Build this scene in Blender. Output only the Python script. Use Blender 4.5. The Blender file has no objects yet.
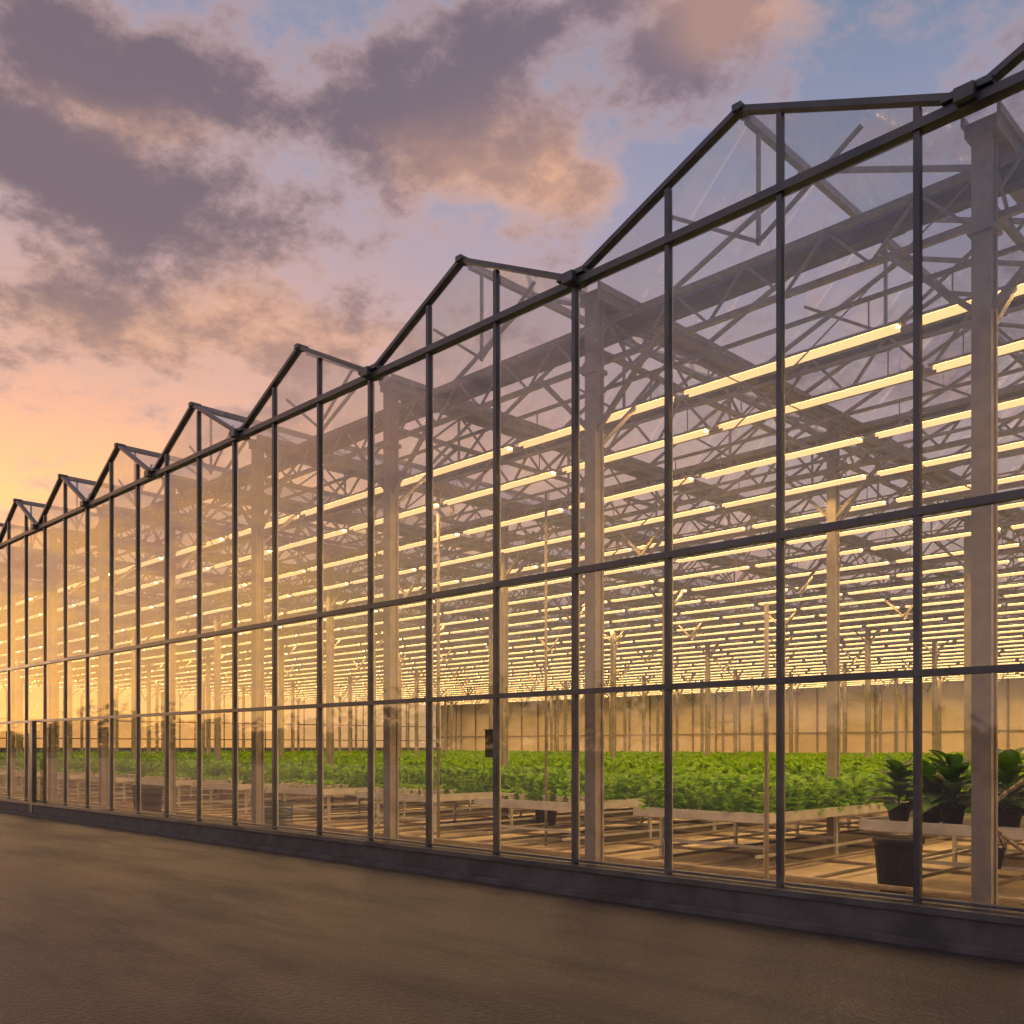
import bpy, math, random
import numpy as np
from mathutils import Vector
random.seed(7); rng=np.random.default_rng(7)
S=bpy.context.scene
D=8.21; EYE=1.65
# ------------------------------------------------------------ helpers
def link(o,parent=None):
    S.collection.objects.link(o)
    if parent: o.parent=parent
    return o
def empty(name,loc=(0,0,0)):
    e=bpy.data.objects.new(name,None); e.location=loc; e.empty_display_size=.3
    return link(e)
class MB:
    def __init__(s): s.v=[];s.f=[]
    def box(s,x0,x1,y0,y1,z0,z1):
        n=len(s.v)
        s.v+=[(x0,y0,z0),(x1,y0,z0),(x1,y1,z0),(x0,y1,z0),(x0,y0,z1),(x1,y0,z1),(x1,y1,z1),(x0,y1,z1)]
        s.f+=[(n,n+3,n+2,n+1),(n+4,n+5,n+6,n+7),(n,n+1,n+5,n+4),(n+1,n+2,n+6,n+5),(n+2,n+3,n+7,n+6),(n+3,n,n+4,n+7)]
    def beam(s,a,b,w,h=None,sides=4,rot=math.pi/4):
        h=h or w
        a=Vector(a);b=Vector(b);d=(b-a).normalized()
        up=Vector((0,0,1)) if abs(d.z)<.95 else Vector((0,1,0))
        r=d.cross(up).normalized();u=r.cross(d)
        n=len(s.v);k=.5 if sides>4 else .7071
        for p in (a,b):
            for i in range(sides):
                t=2*math.pi*i/sides+rot
                q=p+r*(math.cos(t)*w*k)+u*(math.sin(t)*h*k); s.v.append(tuple(q))
        for i in range(sides):
            j=(i+1)%sides; s.f.append((n+i,n+j,n+sides+j,n+sides+i))
        s.f.append(tuple(n+i for i in reversed(range(sides)))); s.f.append(tuple(n+sides+i for i in range(sides)))
    def quad(s,a,b,c,d):
        n=len(s.v); s.v+=[a,b,c,d]; s.f.append((n,n+1,n+2,n+3))
    def poly(s,ps):
        n=len(s.v); s.v+=ps; s.f.append(tuple(range(n,n+len(ps))))
    def lathe(s,c,prof,n=24):
        b=len(s.v)
        for r,z in prof:
            for i in range(n):
                t=2*math.pi*i/n; s.v.append((c[0]+r*math.cos(t),c[1]+r*math.sin(t),c[2]+z))
        for j in range(len(prof)-1):
            for i in range(n):
                k=(i+1)%n; s.f.append((b+j*n+i,b+j*n+k,b+(j+1)*n+k,b+(j+1)*n+i))
        s.f.append(tuple(b+i for i in reversed(range(n))))
    def tube(s,pts,w,sides=8):
        for a,b in zip(pts[:-1],pts[1:]): s.beam(a,b,w,w,sides,0)
    def obj(s,name,mat,parent=None,smooth=False):
        m=bpy.data.meshes.new(name); m.from_pydata(s.v,[],s.f); m.update()
        if mat: m.materials.append(mat)
        if smooth:
            for p in m.polygons:p.use_smooth=True
        return link(bpy.data.objects.new(name,m),parent)
def mat(name):
    m=bpy.data.materials.new(name); m.use_nodes=True; nt=m.node_tree; nt.nodes.clear()
    out=nt.nodes.new('ShaderNodeOutputMaterial'); return m,nt,out
def N(nt,t,**k):
    n=nt.nodes.new(t)
    for a,b in k.items(): setattr(n,a,b)
    return n
def setin(nt,sock,v):
    if isinstance(v,bpy.types.NodeSocket): nt.links.new(v,sock)
    else: sock.default_value=v
def M(nt,op,a,b=None,c=None,clamp=False):
    n=N(nt,'ShaderNodeMath',operation=op); n.use_clamp=clamp
    setin(nt,n.inputs[0],a)
    if b is not None:setin(nt,n.inputs[1],b)
    if c is not None:setin(nt,n.inputs[2],c)
    return n.outputs[0]
def VM(nt,op,a,b=None):
    n=N(nt,'ShaderNodeVectorMath',operation=op); setin(nt,n.inputs[0],a)
    if b is not None:setin(nt,n.inputs[1],b)
    return n.outputs[0]
def smooth(nt,v,a,b,c=0.,d=1.):
    n=N(nt,'ShaderNodeMapRange',interpolation_type='SMOOTHSTEP')
    setin(nt,n.inputs[0],v); n.inputs[1].default_value=a;n.inputs[2].default_value=b;n.inputs[3].default_value=c;n.inputs[4].default_value=d
    return n.outputs[0]
def mixc(nt,f,a,b,mode='MIX'):
    n=N(nt,'ShaderNodeMix',data_type='RGBA',blend_type=mode); setin(nt,n.inputs[0],f)
    for i,v in ((6,a),(7,b)):
        if isinstance(v,tuple): v=(*v,1) if len(v)==3 else v
        setin(nt,n.inputs[i],v)
    return n.outputs[2]
def ramp(nt,f,stops):
    n=N(nt,'ShaderNodeValToRGB'); nt.links.new(f,n.inputs[0]); cr=n.color_ramp
    cr.elements[0].position=stops[0][0];cr.elements[0].color=(*stops[0][1],1)
    cr.elements[1].position=stops[-1][0];cr.elements[1].color=(*stops[-1][1],1)
    for p,c in stops[1:-1]:
        e=cr.elements.new(p); e.color=(*c,1)
    return n.outputs[0]
def noise(nt,vec,scale,detail=4,rough=.55):
    n=N(nt,'ShaderNodeTexNoise'); setin(nt,n.inputs['Vector'],vec)
    n.inputs['Scale'].default_value=scale;n.inputs['Detail'].default_value=detail;n.inputs['Roughness'].default_value=rough
    return n.outputs[0]
def surf(name,c1,c2,scale=3,rough=(.4,.6),metal=0,bump=0,bscale=40,spec=.5):
    m,nt,out=mat(name)
    tc=N(nt,'ShaderNodeTexCoord').outputs['Object']
    f=smooth(nt,noise(nt,tc,scale,3,.6),.3,.7)
    p=N(nt,'ShaderNodeBsdfPrincipled')
    nt.links.new(mixc(nt,f,c1,c2),p.inputs['Base Color'])
    nt.links.new(M(nt,'MULTIPLY_ADD',f,rough[1]-rough[0],rough[0]),p.inputs['Roughness'])
    p.inputs['Metallic'].default_value=metal; p.inputs['Specular IOR Level'].default_value=spec
    if bump:
        b=N(nt,'ShaderNodeBump'); b.inputs['Strength'].default_value=bump; b.inputs['Distance'].default_value=.01
        nt.links.new(noise(nt,tc,bscale,2,.6),b.inputs['Height']); nt.links.new(b.outputs[0],p.inputs['Normal'])
    nt.links.new(p.outputs[0],out.inputs[0]); return m
# ------------------------------------------------------------ materials
m_frame=surf('frame_dark_aluminium',(.085,.09,.10),(.14,.145,.155),2,(.3,.45),.4)
m_steel=surf('galvanised_steel',(.25,.235,.23),(.37,.35,.335),6,(.45,.6),.2)
m_col=surf('column_steel',(.26,.24,.22),(.38,.35,.32),4,(.5,.65),.05)
m_conc=surf('plinth_concrete',(.06,.062,.07),(.125,.125,.13),2.5,(.75,.9),0,.5,30)
m_floor=surf('greenhouse_floor',(.34,.28,.21),(.60,.52,.41),.9,(.5,.8),0,.4,20)
m_alu=surf('bench_aluminium',(.46,.46,.46),(.62,.62,.61),4,(.4,.55),.1)
m_white=surf('white_plastic',(.7,.7,.68),(.78,.78,.76),6,(.35,.5))
m_wall=surf('cream_wall_panel',(.68,.60,.46),(.78,.70,.56),.5,(.6,.8))
m_black=surf('black_plastic',(.006,.006,.007),(.012,.012,.014),8,(.5,.65),0,0,40,.2)
m_crate=surf('crate_plastic',(.03,.06,.10),(.05,.09,.14),8,(.4,.55))
m_pipe=surf('heating_pipe',(.16,.13,.10),(.28,.24,.19),3,(.4,.6),.2)
m_screen=surf('shade_screen_cloth',(.07,.07,.08),(.14,.14,.15),3,(.8,.95))
m_housing=surf('lamp_housing',(.3,.3,.3),(.4,.4,.4),5,(.4,.6),.3)
m_soil=surf('pot_soil',(.03,.02,.015),(.05,.035,.025),30,(.8,.95))
def glass(name,base,fz,haze,hazecol=(.80,.72,.64),low=1.):
    m,nt,out=mat(name)
    lw=N(nt,'ShaderNodeLayerWeight'); lw.inputs[0].default_value=.5
    f=M(nt,'POWER',lw.outputs['Facing'],fz); f=M(nt,'MULTIPLY_ADD',f,.82,base)
    tr=N(nt,'ShaderNodeBsdfTransparent'); tr.inputs[0].default_value=(.95,.955,.95,1)
    gl=N(nt,'ShaderNodeBsdfGlossy'); gl.inputs['Roughness'].default_value=.025
    tc=N(nt,'ShaderNodeTexCoord').outputs['Object']
    mx=N(nt,'ShaderNodeMixShader'); nt.links.new(f,mx.inputs[0]); nt.links.new(tr.outputs[0],mx.inputs[1]); nt.links.new(gl.outputs[0],mx.inputs[2])
    df=N(nt,'ShaderNodeBsdfTranslucent'); df.inputs[0].default_value=(*hazecol,1)  # translucent film puts the warm interior haze into the panes
    dn=smooth(nt,noise(nt,VM(nt,'MULTIPLY',tc,(1.0,1.0,.3)),1.1,3,.65),.35,.75,haze*.3,haze)
    if low<1:
        sz=N(nt,'ShaderNodeSeparateXYZ'); nt.links.new(tc,sz.inputs[0])
        dn=M(nt,'MULTIPLY',dn,smooth(nt,sz.outputs[2],1.6,4.,low,1.))  # imitated haze fades out on the lower panes
    mx2=N(nt,'ShaderNodeMixShader'); nt.links.new(dn,mx2.inputs[0]); nt.links.new(mx.outputs[0],mx2.inputs[1]); nt.links.new(df.outputs[0],mx2.inputs[2])
    nt.links.new(mx2.outputs[0],out.inputs[0]); return m
m_glass=glass('wall_glass',.13,1.75,.10,low=.12)
m_rglass=glass('roof_glass',.08,3.5,.12)
def lampm(name,col,st,smp):
    m,nt,out=mat(name); e=N(nt,'ShaderNodeEmission')
    e.inputs[0].default_value=(*col,1); e.inputs[1].default_value=st
    nt.links.new(e.outputs[0],out.inputs[0])
    m.cycles.emission_sampling=smp
    return m
m_lamp=lampm('led_warm_emitter',(1,.55,.16),82,'FRONT')
m_diff=lampm('lamp_side_diffuser',(1,.58,.24),1.6,'NONE')
def leafm(name,ca,cb,cc,tl=.35,rough=.4):
    m,nt,out=mat(name)
    tc=N(nt,'ShaderNodeTexCoord').outputs['Object']; g=N(nt,'ShaderNodeNewGeometry')
    c=mixc(nt,g.outputs['Random Per Island'],ca,cb)
    c=mixc(nt,smooth(nt,noise(nt,tc,2.2,2),.4,.7,0,.7),c,cc)
    p=N(nt,'ShaderNodeBsdfPrincipled'); nt.links.new(c,p.inputs['Base Color']); p.inputs['Roughness'].default_value=rough
    t=N(nt,'ShaderNodeBsdfTranslucent'); nt.links.new(mixc(nt,1.,c,(1.5,1.5,.6),'MULTIPLY'),t.inputs[0])
    x=N(nt,'ShaderNodeMixShader'); x.inputs[0].default_value=tl
    nt.links.new(p.outputs[0],x.inputs[1]);nt.links.new(t.outputs[0],x.inputs[2]); nt.links.new(x.outputs[0],out.inputs[0]); return m
m_crop=leafm('crop_leaf',(.10,.23,.012),(.20,.40,.020),(.26,.45,.025),.42,.5)
m_big=leafm('broad_leaf',(.02,.075,.018),(.04,.12,.028),(.05,.13,.03),.25,.4)
m_tree=leafm('tree_leaf',(.02,.03,.012),(.04,.055,.02),(.03,.03,.015),.1,.7)
def asphalt():
    m,nt,out=mat('asphalt'); tc=N(nt,'ShaderNodeTexCoord').outputs['Object']
    n1=smooth(nt,noise(nt,tc,.25,6,.62),.25,.75); g1=noise(nt,tc,22,1,.5); g2=noise(nt,tc,65,1,.5); n4=noise(nt,tc,5,3,.6)
    n3=smooth(nt,noise(nt,VM(nt,'MULTIPLY',tc,(.3,1,1)),.9,6,.65),.42,.72)
    c=mixc(nt,n1,(.019,.020,.029),(.027,.028,.040)); c=mixc(nt,M(nt,'MULTIPLY',n3,.4),c,(.013,.014,.020))
    k=M(nt,'MULTIPLY',smooth(nt,g1,.40,.62,.55,1.55),smooth(nt,g2,.38,.62,.6,1.4)); k=M(nt,'MULTIPLY',k,smooth(nt,n4,.35,.65,.78,1.2))
    kk=N(nt,'ShaderNodeCombineXYZ'); [nt.links.new(k,kk.inputs[i]) for i in range(3)]
    c=VM(nt,'MULTIPLY',c,kk.outputs[0])
    chips=smooth(nt,noise(nt,tc,30,0,.4),.76,.80); c=mixc(nt,chips,c,(.10,.095,.10))
    p=N(nt,'ShaderNodeBsdfPrincipled'); nt.links.new(c,p.inputs['Base Color']); nt.links.new(M(nt,'MULTIPLY_ADD',n3,.16,.38),p.inputs['Roughness'])
    p.inputs['Specular IOR Level'].default_value=.42
    b=N(nt,'ShaderNodeBump'); b.inputs['Strength'].default_value=1.; b.inputs['Distance'].default_value=.008
    nt.links.new(M(nt,'ADD',g1,M(nt,'MULTIPLY',g2,.6)),b.inputs['Height']); nt.links.new(b.outputs[0],p.inputs['Normal'])
    nt.links.new(p.outputs[0],out.inputs[0]); return m
m_asph=asphalt()
m_grass=surf('field_grass',(.03,.04,.015),(.06,.055,.025),.3,(.8,.95),0,.5,4)
# ------------------------------------------------------------ ground
b=MB(); b.quad((-2500,-2500,-.01),(2500,-2500,-.01),(2500,2500,-.01),(-2500,2500,-.01)); b.obj('ground',m_grass)
b=MB(); b.quad((-130,-45,0),(60,-45,0),(60,-.12,0),(-130,-.12,0)); b.obj('asphalt_yard',m_asph)
# ------------------------------------------------------------ greenhouse
GH=empty('greenhouse')
Zs,Z2,Z1,ZG,ZA=.29,2.28,3.66,6.96,7.90
DEP=55.
W=1.295
val=[2.86,7.17,11.02,14.76,18.12,21.37,24.46]
while val[-1]<72: val.append(val[-1]+3.05)
val=[2.86-4.31*k for k in (3,2,1)]+val
XR=-val[0]; XL=-val[-1]
mull=[7.17+W*k for k in range(-13,52)]; mull=[s for s in mull if val[0]<s<val[-1]]
def roofz(s):
    for a,c in zip(val[:-1],val[1:]):
        if a<=s<=c:
            t=(s-a)/(c-a); return ZG+(ZA-ZG)*(1-abs(2*t-1))
    return ZG
b=MB(); b.box(XL-.1,XR+.1,-.16,.12,-.05,Zs-.03); b.box(XL-.1,XR+.1,-.30,-.163,-.05,.06)
b.obj('plinth',m_conc,GH)
b=MB()
b.box(XL,XR,-.19,.07,Zs-.028,Zs+.03)
for s in mull: b.box(-s-.027,-s+.027,-.035,.028,Zs+.03,roofz(s)-.03)
for z,h in ((Z2,.029),(Z1,.034)): b.box(XL,XR,-.045,.034,z-h,z+h)
b.box(XL,XR,-.06,.07,ZG-.05,ZG+.03)
b.box(XL,XR,-.049,.04,Zs+.055,Zs+.08)
for a,c in zip(val[:-1],val[1:]):
    m_=(a+c)/2
    b.beam((-a,.0,ZG+.04),(-m_,.0,ZA+.02),.10,.055); b.beam((-m_,-.002,ZA+.02),(-c,-.002,ZG+.04),.10,.055)
    b.box(-m_-.05,-m_+.05,-.08,.12,ZA-.01,ZA+.055)
for s in val:
    b.box(-s-.2,-s+.2,-.10,.22,ZG+.042,ZG+.10)
    b.box(-s-.08,-s+.08,-.15,-.063,ZG-.03,ZG+.08)
for X,sg in ((XL,-1),(XR,1)):
    for k in range(0,43):
        y=k*W; b.box(X-.04,X+.04,y-.027,y+.027,Zs,ZG)
    for z in (Z2,Z1,ZG): b.box(X-.05,X+.05,0.1,DEP,z-.035,z+.035)
b.obj('facade_frame',m_frame,GH)
b=MB()  # added pale strips imitate lit edges behind the dark mullions and rails
for s in mull: b.box(-s-.014,-s+.014,.031,.062,Zs+.03,ZG-.06)
for z in (Z2,Z1): b.box(XL,XR,.037,.058,z-.012,z+.012)
b.obj('lit_edge_strips',m_alu,GH)
b=MB(); s=24.46
b.box(-s-.09,-s+.09,-.17,-.066,.06,Z2); b.obj('downpipe',m_frame,GH)
b=MB(); ss=sorted(set([val[0]]+mull+[val[-1]]))
for a,c in zip(ss[:-1],ss[1:]):
    for z0,z1 in ((Zs,Z2),(Z2,Z1),(Z1,ZG)):
        e=[random.uniform(-.006,.006) for _ in range(3)]
        b.quad((-c,0,z0),(-a,e[0],z0),(-a,e[0]+e[1],z1),(-c,e[1],z1))
for a,c in zip(val[:-1],val[1:]):
    b.poly([(-c,.005,ZG),(-a,.005,ZG),(-(a+c)/2,.005,ZA)])
for X in (XL,XR): b.quad((X,0,Zs),(X,DEP,Zs),(X,DEP,ZG),(X,0,ZG))
b.obj('wall_glazing',m_glass,GH)
b=MB()
for a,c in zip(val[:-1],val[1:]):
    m_=(a+c)/2
    b.quad((-a,.02,ZG+.05),(-m_,.02,ZA),(-m_,DEP,ZA),(-a,DEP,ZG+.05)); b.quad((-m_,.02,ZA),(-c,.02,ZG+.05),(-c,DEP,ZG+.05),(-m_,DEP,ZA))
b.obj('roof_glazing',m_rglass,GH)
b=MB(); g=MB()
for a,c in zip(val[:-1],val[1:]):
    m_=(a+c)/2
    b.beam((-m_,.13,ZA),(-m_,DEP,ZA),.07,.09)
    y=W
    while y<DEP:
        b.beam((-a,y,ZG+.03),(-m_,y,ZA-.02),.04,.05); b.beam((-m_,y,ZA-.02),(-c,y,ZG+.03),.04,.05); y+=W
for s in val:
    g.box(-s-.13,-s+.13,.24,DEP,ZG-.13,ZG-.02)
    g.box(-s-.16,-s-.131,.24,DEP,ZG-.02,ZG+.06); g.box(-s+.131,-s+.16,.24,DEP,ZG-.02,ZG+.06)
b.obj('roof_bars',m_steel,GH); g.obj('gutters',m_col,GH)
dep_c=[.32]+[.32+6.0*k for k in range(1,10)]
b=MB()
def column(x,y,w=.08):
    b.box(x-w,x+w,y-w,y-w+.03,0.02,ZG-.14); b.box(x-w,x+w,y+w-.03,y+w,0.02,ZG-.14); b.box(x-w+.02,x+w-.02,y-w+.03,y+w-.03,0.02,ZG-.14)
    b.box(x-.15,x+.15,y-.15,y+.15,.03,.08); b.box(x-.11,x+.11,y-.11,y+.11,6.0,6.05)
for i,s in enumerate(val): column(-s,.34)
for yd in dep_c[1:]:
    for i,s in enumerate(val):
        if i%2==0: column(-s,yd,.075)
b.obj('columns',m_col,GH)
b=MB()
def truss(p0,p1,zt,zb,step,w=.05):
    p0=Vector(p0);p1=Vector(p1);L=(p1-p0).length;n=max(2,int(L/step));d=(p1-p0)/n
    b.beam((p0.x,p0.y,zt),(p1.x,p1.y,zt),w*1.3,w*1.3); b.beam((p0.x,p0.y,zb),(p1.x,p1.y,zb),w*1.3,w*1.3)
    for i in range(n):
        a=p0+d*i;c=p0+d*(i+.5);e=p0+d*(i+1)
        b.beam((a.x,a.y,zt),(c.x,c.y,zb),w*.6); b.beam((c.x,c.y,zb),(e.x,e.y,zt),w*.6)
ty=.32+3.0
truss((XL,.6,0),(XR,.6,0),6.72,6.25,.9,.045)
while ty<DEP:
    truss((XL,ty,0),(XR,ty,0),6.72,6.12,1.0,.055); ty+=3.0
for s in val: truss((-s,.5,0),(-s,DEP,0),6.78,6.3,1.2,.045)
for yd in [.34]+dep_c[1:]:
    for i,s in enumerate(val):
        b.beam((-s,yd,5.3),(-s+.9,yd+.02,6.2),.05); b.beam((-s,yd,5.3),(-s-.9,yd+.02,6.2),.05)
        b.beam((-s,yd+.1,5.2),(-s,yd+1.3,6.3),.05)
for a,c in zip(val[:-1],val[1:]):
    m_=(a+c)/2; y=.34
    while y<DEP:
        b.beam((-m_,y,6.72),(-m_,y,ZA-.05),.035); b.beam((-m_,y,6.75),(-(a+m_)/2,y,(ZG+ZA)/2),.035); b.beam((-m_,y,6.75),(-(c+m_)/2,y,(ZG+ZA)/2),.035); y+=3.0
b.obj('roof_trusses',m_steel,GH)
b=MB()
y=.9
while y<DEP:
    n=60
    for i in range(n):
        x0=XL+(XR-XL)*i/n;x1=XL+(XR-XL)*(i+1)/n
        if y<1: b.beam((x0,y+random.uniform(-.02,.02),6.72+random.uniform(-.02,.01)),(x1+.02,y+random.uniform(-.02,.02),6.72),random.uniform(.30,.36),random.uniform(.2,.25),6,0)
        else: b.beam((x0,y+random.uniform(-.02,.02),6.86+random.uniform(-.01,.01)),(x1,y+random.uniform(-.02,.02),6.85),.20,.14,6,0)
    y+=3.0
b.obj('shade_screens',m_screen,GH)
b=MB()
for k in range(0,len(val)-1,1):
    a,c=val[k],val[k+1]
    if k%3==0:
        b.beam((-a,.5,6.7),(-c,.5,3.8),.012); b.beam((-c,.52,6.7),(-a,.52,3.8),.012)
y=1.5
while y<DEP:
    b.beam((XL,y,6.02),(XR,y,6.02),.025,.025); y+=3.3
b.obj('wires',m_col,GH)
b=MB(); b.box(XL,XR,DEP,DEP+.15,0,ZG+.1)
b.obj('rear_wall',m_wall,GH)
b=MB()
x=XL+1
while x<XR: b.box(x-.06,x+.06,DEP-.1,DEP-.003,0.02,ZG-.2); x+=2.1
b.box(XL,XR,DEP-.06,DEP-.004,2.6,2.7); b.box(XL,XR,DEP-.06,DEP-.004,1.15,1.22)
b.obj('rear_wall_posts',m_col,GH)
b=MB(); b.quad((XL,.12,.03),(XR,.12,.03),(XR,DEP,.03),(XL,DEP,.03)); b.obj('floor',m_floor,GH)
b=MB(); y=1.0
for y in (1.0,1.35,2.0): b.beam((XL,y,.12),(XR,y,.12),.06,.06,8,0)
x=-70
while x<10:
    b.beam((x,2.2,.10),(x,DEP-2,.10),.05,.05,6,0); x+=.85
for y in np.arange(2.2,24,2.2): b.box(XL,XR,y-.04,y+.04,.032,.07)
b.obj('heating_pipes',m_pipe,GH)
# ------------------------------------------------------------ lamps (recessed emitter between glowing side diffusers)
y=1.15
while y<DEP-.5:
    R=empty('grow_light_row',(0,y,5.82)); e=MB(); h=MB(); d=MB()
    x=XL+1+random.uniform(0,1.5)
    while x<XR-2.8:
        x1=x+2.5
        e.quad((x,-.042,-.004),(x,.042,-.004),(x1,.042,-.004),(x1,-.042,-.004))
        d.box(x,x1,-.054,-.045,-.044,0); d.box(x,x1,.045,.054,-.044,0)
        h.box(x-.05,x1+.05,-.06,.06,.003,.035)
        for q in (x+.3,x1-.3): h.beam((q,0,.035),(q,0,.35),.012)
        x=x1+.22
    h.box(XL,XR,-.02,.02,.35,.39)
    e.obj('led_tubes',m_lamp,R); d.obj('diffusers',m_diff,R); h.obj('housing',m_housing,R); y+=1.75 if y>2 else 1.3
# ------------------------------------------------------------ leaves
def leaves(base,yaw,pitch,L,Wd,curl,rows,prof,fold=.35):
    n=len(base); V=[];pos=base.copy(); ang=pitch.copy()
    ts=np.linspace(0,1,rows)
    fx,fy=np.cos(yaw),np.sin(yaw)
    for i,t in enumerate(ts):
        if i>0:
            st=(L/(rows-1)); pos=pos+np.stack([fx*np.cos(ang)*st,fy*np.cos(ang)*st,np.sin(ang)*st],1); ang=ang-curl/(rows-1)
        w=Wd*prof[i]*.5
        side=np.stack([-fy,fx,np.zeros(n)],1); up=np.stack([-fx*np.sin(ang),-fy*np.sin(ang),np.cos(ang)],1)
        for k in (-1,0,1):
            V.append(pos+side*(k*w)[:,None]+up*(abs(k)*w*fold)[:,None])
    V=np.stack(V,1).reshape(-1,3); per=rows*3
    f=[]
    for i in range(rows-1):
        for k in range(2):
            a=i*3+k; f.append((a,a+1,a+4,a+3))
    f=np.array(f); F=(f[None]+(np.arange(n)*per)[:,None,None]).reshape(-1,4)
    return V,F
def mesh_np(name,V,F,m,smoothf=False):
    me=bpy.data.meshes.new(name); me.vertices.add(len(V)); me.vertices.foreach_set('co',V.astype(np.float32).ravel())
    me.loops.add(F.size); me.loops.foreach_set('vertex_index',F.astype(np.int32).ravel())
    me.polygons.add(len(F)); me.polygons.foreach_set('loop_start',np.arange(0,F.size,4,dtype=np.int32)); 
    me.update(calc_edges=True); me.validate(); me.materials.append(m)
    if smoothf: me.polygons.foreach_set('use_smooth',np.ones(len(F),bool))
    return me
BW=2.2;PL=2.5
def crop_patch(i):
    P=[]
    for ix in range(9):
        for iy in range(10):
            P.append((-BW/2+.12+ix*.245+rng.normal(0,.025),.12+iy*.25+rng.normal(0,.025),0,rng.uniform(.8,1.3)))
    P=np.array(P); k=30
    base=np.repeat(P[:,:3],k,0); sc=np.repeat(P[:,3],k); n=len(base)
    lv=np.tile(np.linspace(0,1,k),len(P)); base[:,2]=.03+lv*.34*sc
    yaw=rng.uniform(0,6.28,n); pitch=.3+lv*.8+rng.normal(0,.18,n)
    L=(.17-.05*lv)*sc*rng.uniform(.8,1.2,n); Wd=L*rng.uniform(.5,.75,n)
    V,F=leaves(base,yaw,pitch,L,Wd,rng.uniform(.5,1.6,n),4,[.2,1,.9,.12])
    return mesh_np('crop_foliage',V,F,m_crop)
patches=[crop_patch(i) for i in range(4)]
def bench(s0,s1,y0,y1,crop0,right=False):
    xc=-(s0+s1)/2; w=(s1-s0)/2
    E=empty('growing_bench',(xc,y0,0)); L=y1-y0; b=MB()
    b.box(-w,-w+.03,0,L,.66,.79); b.box(w-.03,w,0,L,.66,.79); b.box(-w+.031,w-.031,0,.03,.66,.785); b.box(-w+.031,w-.031,L-.03,L,.66,.785)
    if crop0>0:
        yy=.25
        while yy<crop0: b.box(-w+.031,w-.031,yy,yy+.05,.70,.74); yy+=.33
        for xx in (-w*.5,0,w*.5): b.box(xx-.02,xx+.02,.031,crop0,.66,.698)
    b.box(-w+.031,w-.031,crop0+.031,L-.031,.69,.72)
    yy=.35
    while yy<L:
        for xx in (-w+.25,w-.25):
            b.box(xx-.025,xx+.025,yy-.025,yy+.025,.03,.62)
        b.box(-w+.05,w-.05,yy-.03,yy+.03,.62,.659); b.box(-w+.276,w-.276,yy-.02,yy+.02,.28,.32)
        yy+=2.0
    for xx in (-w+.25,w-.25): b.box(xx-.02,xx+.02,.1,L-.1,.18,.22)
    b.obj('frame',m_alu,E)
    if not right:
        p=MB(); fo=[]
        for r_ in range(2):
            for k in range(8):
                if random.random()<.15: continue
                cx=-w+.16+k*(2*w-.3)/7.+random.uniform(-.03,.03); cy=crop0-.12-.4*r_; 
                if cy<.1: continue
                p.lathe((cx,cy,.745),[(.045,0),(.062,.10),(.068,.10),(.068,.115),(.055,.115),(.05,.1)],12)
                fo.append((cx,cy,.83))
        if fo:
            p.obj('pots',m_white,E,True)
            fo=np.repeat(np.array(fo),12,0); n=len(fo)
            V,F=leaves(fo,rng.uniform(0,6.28,n),rng.uniform(.5,1.3,n),rng.uniform(.09,.18,n),rng.uniform(.05,.09,n),rng.uniform(.4,1.2,n),4,[.2,1,.9,.12])
            link(bpy.data.objects.new('seedlings',mesh_np('seedlings',V,F,m_crop)),E)
    y=crop0+.05
    while y+PL<=L+.2:
        o=bpy.data.objects.new('crop_foliage',random.choice(patches)); link(o,E)
        sx=random.choice((-1,1)); fl=random.choice((0,1)); jit=random.uniform(.9,1.2)
        o.scale=(sx,(-1 if fl else 1),jit); o.location=(0,y+(PL if fl else 0),.72); y+=PL
    return E
for i in range(-4,20):
    s0=2.9+3.4*i
    c0=.8 if i>=2 else 0
    if i==2: c0=.6
    if i==0: c0=2.2
    bench(s0,s0+2.2,2.8,24.0,c0,i in(0,1))
    bench(s0,s0+2.2,26.0,51,0,True)
def bigplant(x,y,z,h,R):
    E=empty('broad_leaf_plant',(x,y,z)); k=26
    lv=np.linspace(0,1,k); base=np.stack([rng.normal(0,.015,k),rng.normal(0,.015,k),.2+lv*h*.6],1)
    yaw=np.arange(k)*2.4+rng.normal(0,.3,k); pitch=.25+lv*.95+rng.normal(0,.12,k)
    L=R*(1.0-.35*lv)*rng.uniform(.85,1.15,k); Wd=L*rng.uniform(.5,.62,k)
    V,F=leaves(base,yaw,pitch,L,Wd,rng.uniform(.5,1.5,k),9,[.06,.35,.75,.98,1,.92,.72,.4,.04],.25)
    link(bpy.data.objects.new('leaves',mesh_np('broad_leaves',V,F,m_big,True)),E)
    b=MB(); b.beam((0,0,.15),(0,0,.25+h*.55),.03,.03,8,0); b.obj('stem',m_big,E)
    b=MB(); b.lathe((0,0,0),[(.10,0),(.135,.2),(.15,.2),(.15,.235),(.125,.235),(.12,.2)],20); b.obj('pot',m_black,E,True)
    b=MB(); b.lathe((0,0,.19),[(.118,0),(.01,.012)],16); b.obj('soil',m_soil,E)
for (s,y,h,R) in [(4.75,3.1,.66,.46),(4.15,3.15,.76,.50),(3.5,3.0,.74,.50),(4.45,3.75,.75,.46),(3.75,3.8,.8,.48),(3.1,3.5,.75,.45),(3.2,2.95,.4,.35),(4.9,4.3,.65,.4),(4.1,4.5,.7,.4),(3.3,4.5,.7,.4),(4.5,3.4,.5,.42),(3.85,3.45,.55,.42)]:
    bigplant(-s,y,.742,h,R)
E=empty('waste_bin',(-4.42,2.3,.03)); b=MB()
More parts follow.
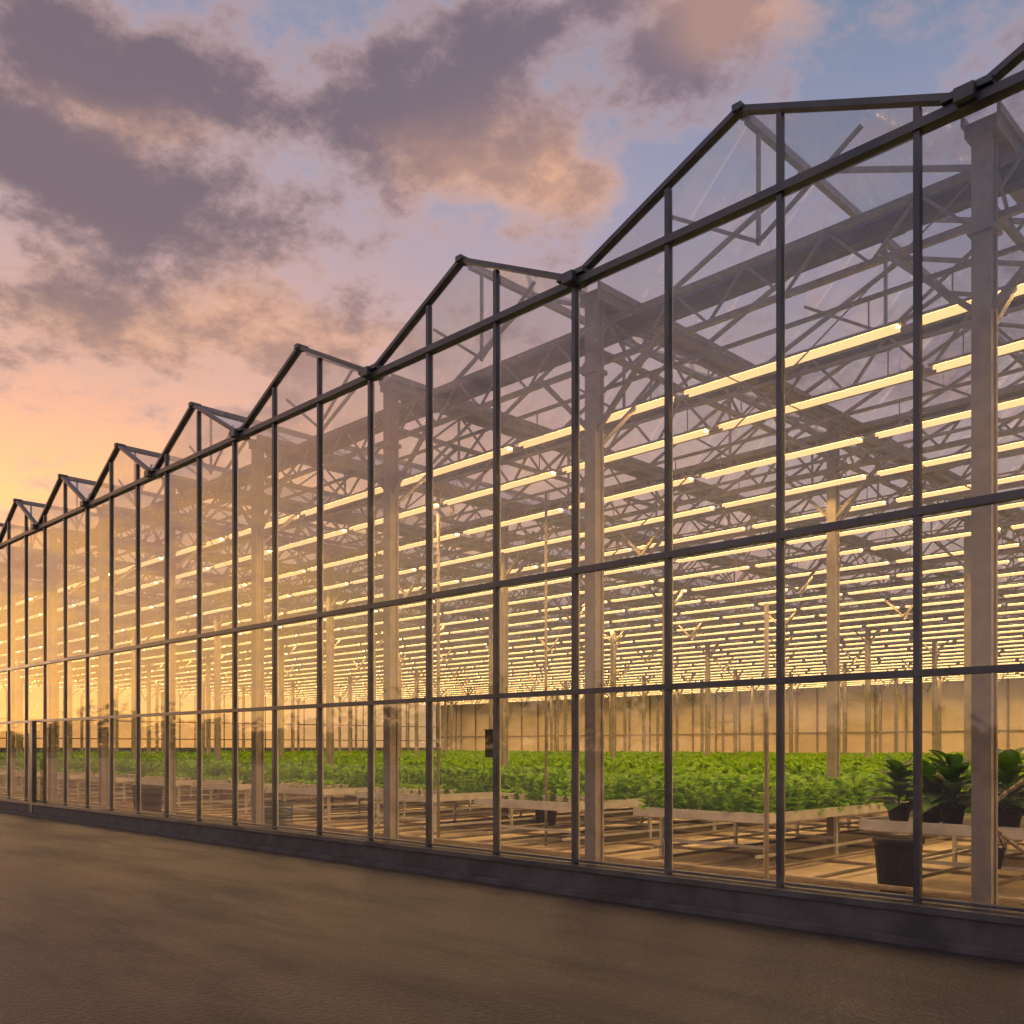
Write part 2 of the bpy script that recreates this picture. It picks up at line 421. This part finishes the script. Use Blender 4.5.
b.lathe((0,0,0),[(.19,0),(.205,.02),(.245,.56),(.27,.56),(.275,.61),(.255,.62),(.235,.57),(.2,.05)],28); b.obj('body',m_black,E,True)
b=MB()
for t in range(14):
    a=t*6.283/14; b.beam((.203*math.cos(a),.203*math.sin(a),.05),(.242*math.cos(a),.242*math.sin(a),.53),.014)
b.obj('ribs',m_black,E)
for (s,y) in ((21.3,1.4),(22.2,1.6),(13.2,6)):
    E=empty('waste_bin',(-s,y,.03)); b=MB(); b.lathe((0,0,0),[(.19,0),(.2,.02),(.25,.66),(.28,.66),(.28,.7),(.26,.71),(.24,.66),(.2,.05)],24); b.obj('body',m_black,E,True)
for (s,y,z,nn) in ((16.9,2.0,.03,2),):
    E=empty('harvest_crate',(-s,y,z)); b=MB()
    for q in range(nn):
        o=q*.26
        b.box(-.28,.28,-.19,.19,o,o+.015)
        for zz_ in (.03,.10,.17,.225):
            b.box(-.28,.28,-.19,-.18,o+zz_,o+zz_+.03); b.box(-.28,.28,.18,.19,o+zz_,o+zz_+.03)
            b.box(-.28,-.27,-.179,.179,o+zz_,o+zz_+.03); b.box(.27,.28,-.179,.179,o+zz_,o+zz_+.03)
        for xx in (-.285,.27):
            for yy in (-.195,.18): b.box(xx,xx+.015,yy,yy+.015,o+.016,o+.255)
    b.obj('slats',m_crate,E)
E=empty('hanging_planter',(-3.55,2.72,.34)); b=MB(); b.lathe((0,0,0),[(.06,0),(.10,.2),(.11,.2),(.11,.22),(.09,.22)],16); b.obj('pot',m_black,E,True)
b=MB(); b.beam((.1,0,.2),(0,0,.44),.01); b.beam((-.1,0,.2),(0,0,.44),.01)
b.obj('straps',m_black,E)
def pipe(name,pts,w,m):
    o=empty(name,pts[0]); b=MB(); p0=Vector(pts[0]); b.tube([tuple(Vector(p)-p0) for p in pts],w,10); b.obj('tube',m,o,True)
hook=[(-12.6,2.6,.03),(-12.6,2.6,6.0)]+[(-12.6+.18*(1-math.cos(t)),2.6,6.0+.18*math.sin(t)) for t in np.linspace(.3,3.14,8)]+[(-12.24,2.6,5.6)]
pipe('standpipe',hook,.06,m_col)
pipe('standpipe',[(-5.65,1.6,.03),(-5.65,1.6,3.3)],.05,m_col)
pipe('standpipe',[(-10.6,3.2,.03),(-10.6,3.2,5.8)],.045,m_col)
pipe('standpipe',[(-2.95,.8,.03),(-2.95,.8,5.5)],.05,m_col)
hose=[(-2.75+.22*math.sin(t*1.1)*1.0,.85+.1*math.cos(t),.25+t*.19) for t in np.linspace(0,8,30)]
pipe('water_hose',hose,.035,m_pipe)
E=empty('control_cabinet',(-17.8,9,.03)); b=MB(); b.box(-.03,.03,-.03,.03,0,1.35); b.box(-.25,.25,-.12,.12,1.35,2.05); b.box(-.27,.27,-.14,.14,2.052,2.08); b.box(-.22,.22,-.135,-.122,1.39,2.0); b.obj('cabinet',m_black,E)
# ------------------------------------------------------------ distant treeline
n=26000; cx=rng.uniform(-560,160,n//40); cy=-85+rng.normal(0,6,len(cx)); hh=6+3*np.sin(cx*.05)+2*np.sin(cx*.17+1)+rng.uniform(-1.5,2.5,len(cx))
ci=rng.integers(0,len(cx),n); r=rng.uniform(0,1,(n,1))**.4; d=rng.normal(0,1,(n,3)); d/=np.linalg.norm(d,axis=1)[:,None]
base=np.stack([cx[ci],cy[ci],hh[ci]*.55],1)+d*r*np.stack([3.2+0*cx[ci],2.8+0*cx[ci],hh[ci]*.45],1)
V,F=leaves(base,rng.uniform(0,6.28,n),rng.uniform(-.8,1.2,n),rng.uniform(.8,1.8,n),rng.uniform(.7,1.4,n),rng.uniform(0,1,n),3,[.3,1,.3])
link(bpy.data.objects.new('distant_trees',mesh_np('distant_trees',V,F,m_tree)))
# ------------------------------------------------------------ world
TH=math.atan2(.7063,.7078)
def azel(px,py):
    a=(px-512)/950;c=(747-py)/950
    x=a*math.cos(TH)-math.sin(TH); y=a*math.sin(TH)+math.cos(TH)
    return math.atan2(x,y),math.atan2(c,math.hypot(x,y))
wd=bpy.data.worlds.new('World'); S.world=wd; wd.use_nodes=True; nt=wd.node_tree; nt.nodes.clear(); G=nt
tc=N(nt,'ShaderNodeTexCoord').outputs['Generated']; dr=VM(nt,'NORMALIZE',tc)
sp=N(nt,'ShaderNodeSeparateXYZ'); nt.links.new(dr,sp.inputs[0]); sx=sp
zz=M(G,'ADD',M(G,'MAXIMUM',sx.outputs[2],0.),.22)
cb=N(G,'ShaderNodeCombineXYZ'); G.links.new(M(G,'DIVIDE',sx.outputs[0],zz),cb.inputs[0]); G.links.new(M(G,'DIVIDE',sx.outputs[1],zz),cb.inputs[1]); cb.inputs[2].default_value=7.7
pl=cb.outputs[0]
n1=noise(G,pl,5.4,8,.66); n2=noise(G,pl,1.6,1,.5)
wn=N(G,'ShaderNodeTexNoise'); G.links.new(pl,wn.inputs['Vector']); wn.inputs['Scale'].default_value=3.5; wn.inputs['Detail'].default_value=4
ws=N(G,'ShaderNodeSeparateXYZ'); G.links.new(wn.outputs['Color'],ws.inputs[0])
az=M(G,'ADD',M(G,'ARCTAN2',sx.outputs[0],sx.outputs[1]),M(G,'MULTIPLY',M(G,'SUBTRACT',ws.outputs[0],.5),.22))
elr=M(G,'ARCSINE',sx.outputs[2])
el=M(G,'ADD',elr,M(G,'MULTIPLY',M(G,'SUBTRACT',ws.outputs[1],.5),.15))
def blobs(lst):
    tot=None
    for px,py,rx,ry,wt in lst:
        a0,e0=azel(px,py)
        u=M(G,'MULTIPLY_ADD',az,1000/rx,-a0*1000/rx); w=M(G,'MULTIPLY_ADD',el,1000/ry,-e0*1000/ry)
        q=M(G,'MULTIPLY_ADD',u,u,M(G,'MULTIPLY',w,w)); q=M(G,'MULTIPLY',M(G,'EXPONENT',M(G,'MULTIPLY',q,-.6)),wt)
        tot=q if tot is None else M(G,'ADD',tot,q)
    return tot
tot=blobs([(185,80,120,34,1.0),(395,142,86,45,1.25),(55,190,85,38,1.0),(215,240,110,34,.9),(55,25,90,28,.85),(548,195,52,26,1.1),(650,100,60,30,.8),(760,25,110,20,.8),(480,45,90,22,.6),(90,320,150,30,.8),(330,325,120,20,.6),(920,40,80,24,.4)])
lita=blobs([(548,198,60,30,1.1),(455,190,42,30,.9),(760,22,120,26,.8),(720,45,60,22,.5),(330,345,150,30,.8),(120,350,160,30,.6),(130,130,60,14,.5)])
d0=M(G,'MULTIPLY_ADD',tot,.18,M(G,'MULTIPLY_ADD',n1,.92,M(G,'MULTIPLY_ADD',n2,.2,-.055)))
elv=M(nt,'MULTIPLY',M(nt,'MAXIMUM',elr,0.),2/math.pi)
az_f=M(nt,'DIVIDE',M(nt,'MULTIPLY',sp.outputs[0],-1.),M(nt,'SQRT',M(nt,'ADD',M(nt,'MULTIPLY',sp.outputs[0],sp.outputs[0]),M(nt,'ADD',M(nt,'MULTIPLY',sp.outputs[1],sp.outputs[1]),1e-5))))
near=smooth(nt,az_f,.35,1.0)
warm=ramp(nt,elv,[(0,(1.0,.58,.22)),(.08,(1.0,.60,.24)),(.15,(1.0,.56,.27)),(.20,(.90,.48,.32)),(.26,(.70,.44,.40)),(.33,(.46,.38,.46)),(.40,(.32,.32,.45)),(.6,(.18,.22,.34)),(1,(.12,.16,.27))])
cool=ramp(nt,elv,[(0,(.66,.44,.36)),(.12,(.62,.43,.41)),(.20,(.54,.42,.47)),(.27,(.43,.38,.50)),(.33,(.33,.34,.49)),(.40,(.22,.27,.40)),(.6,(.13,.19,.32)),(1,(.09,.13,.24))])
sky=mixc(nt,near,cool,warm)
cov=smooth(nt,d0,.45,.64); core=smooth(nt,d0,.48,.72)
lowf=smooth(nt,elv,.13,.25)
litc=mixc(nt,near,(.52,.39,.44),(.66,.43,.40))
drk=mixc(nt,near,(.20,.16,.22),(.195,.135,.165)); drk=mixc(nt,lowf,(.66,.35,.25),drk)
cl=mixc(nt,core,litc,drk)
cl=mixc(nt,M(nt,'MULTIPLY',M(nt,'MINIMUM',lita,1.),smooth(nt,n1,.35,.62,.95,.35)),cl,(.95,.50,.29))
cov=M(nt,'MULTIPLY',cov,smooth(nt,sp.outputs[2],.02,.2,.3,.95))
skyc=mixc(nt,cov,sky,cl)
glow=M(nt,'MULTIPLY',smooth(nt,az_f,.72,.96),smooth(nt,elv,.04,.26,1.,0.))
skyc=mixc(nt,glow,skyc,mixc(nt,1.,skyc,(1.85,1.5,1.05),'MULTIPLY'))
ns=N(nt,'ShaderNodeTexSky',sky_type='NISHITA'); ns.sun_disc=False; ns.sun_elevation=math.radians(3); ns.sun_rotation=math.radians(270)
b1=N(nt,'ShaderNodeBackground'); nt.links.new(skyc,b1.inputs[0]); b1.inputs[1].default_value=.93
b2=N(nt,'ShaderNodeBackground'); nt.links.new(ns.outputs[0],b2.inputs[0]); b2.inputs[1].default_value=.015
ad=N(nt,'ShaderNodeAddShader'); nt.links.new(b1.outputs[0],ad.inputs[0]); nt.links.new(b2.outputs[0],ad.inputs[1])
wo=N(nt,'ShaderNodeOutputWorld'); nt.links.new(ad.outputs[0],wo.inputs[0])
sl=bpy.data.lights.new('sun','SUN'); sl.energy=.35; sl.angle=math.radians(3); sl.color=(1,.6,.35)
so=link(bpy.data.objects.new('sun',sl)); so.rotation_euler=Vector((1,.12,-.06)).to_track_quat('-Z','Y').to_euler()
# ------------------------------------------------------------ camera
cd=bpy.data.cameras.new('camera'); co=link(bpy.data.objects.new('camera',cd)); co.location=(0,-D,EYE); co.rotation_euler=(math.pi/2,0,TH)
cd.lens=950/1024*36; cd.sensor_width=36; cd.shift_y=(747-512)/1024; cd.clip_end=5000; S.camera=co
S.view_settings.view_transform='Standard'; S.view_settings.look='None'; S.view_settings.exposure=0
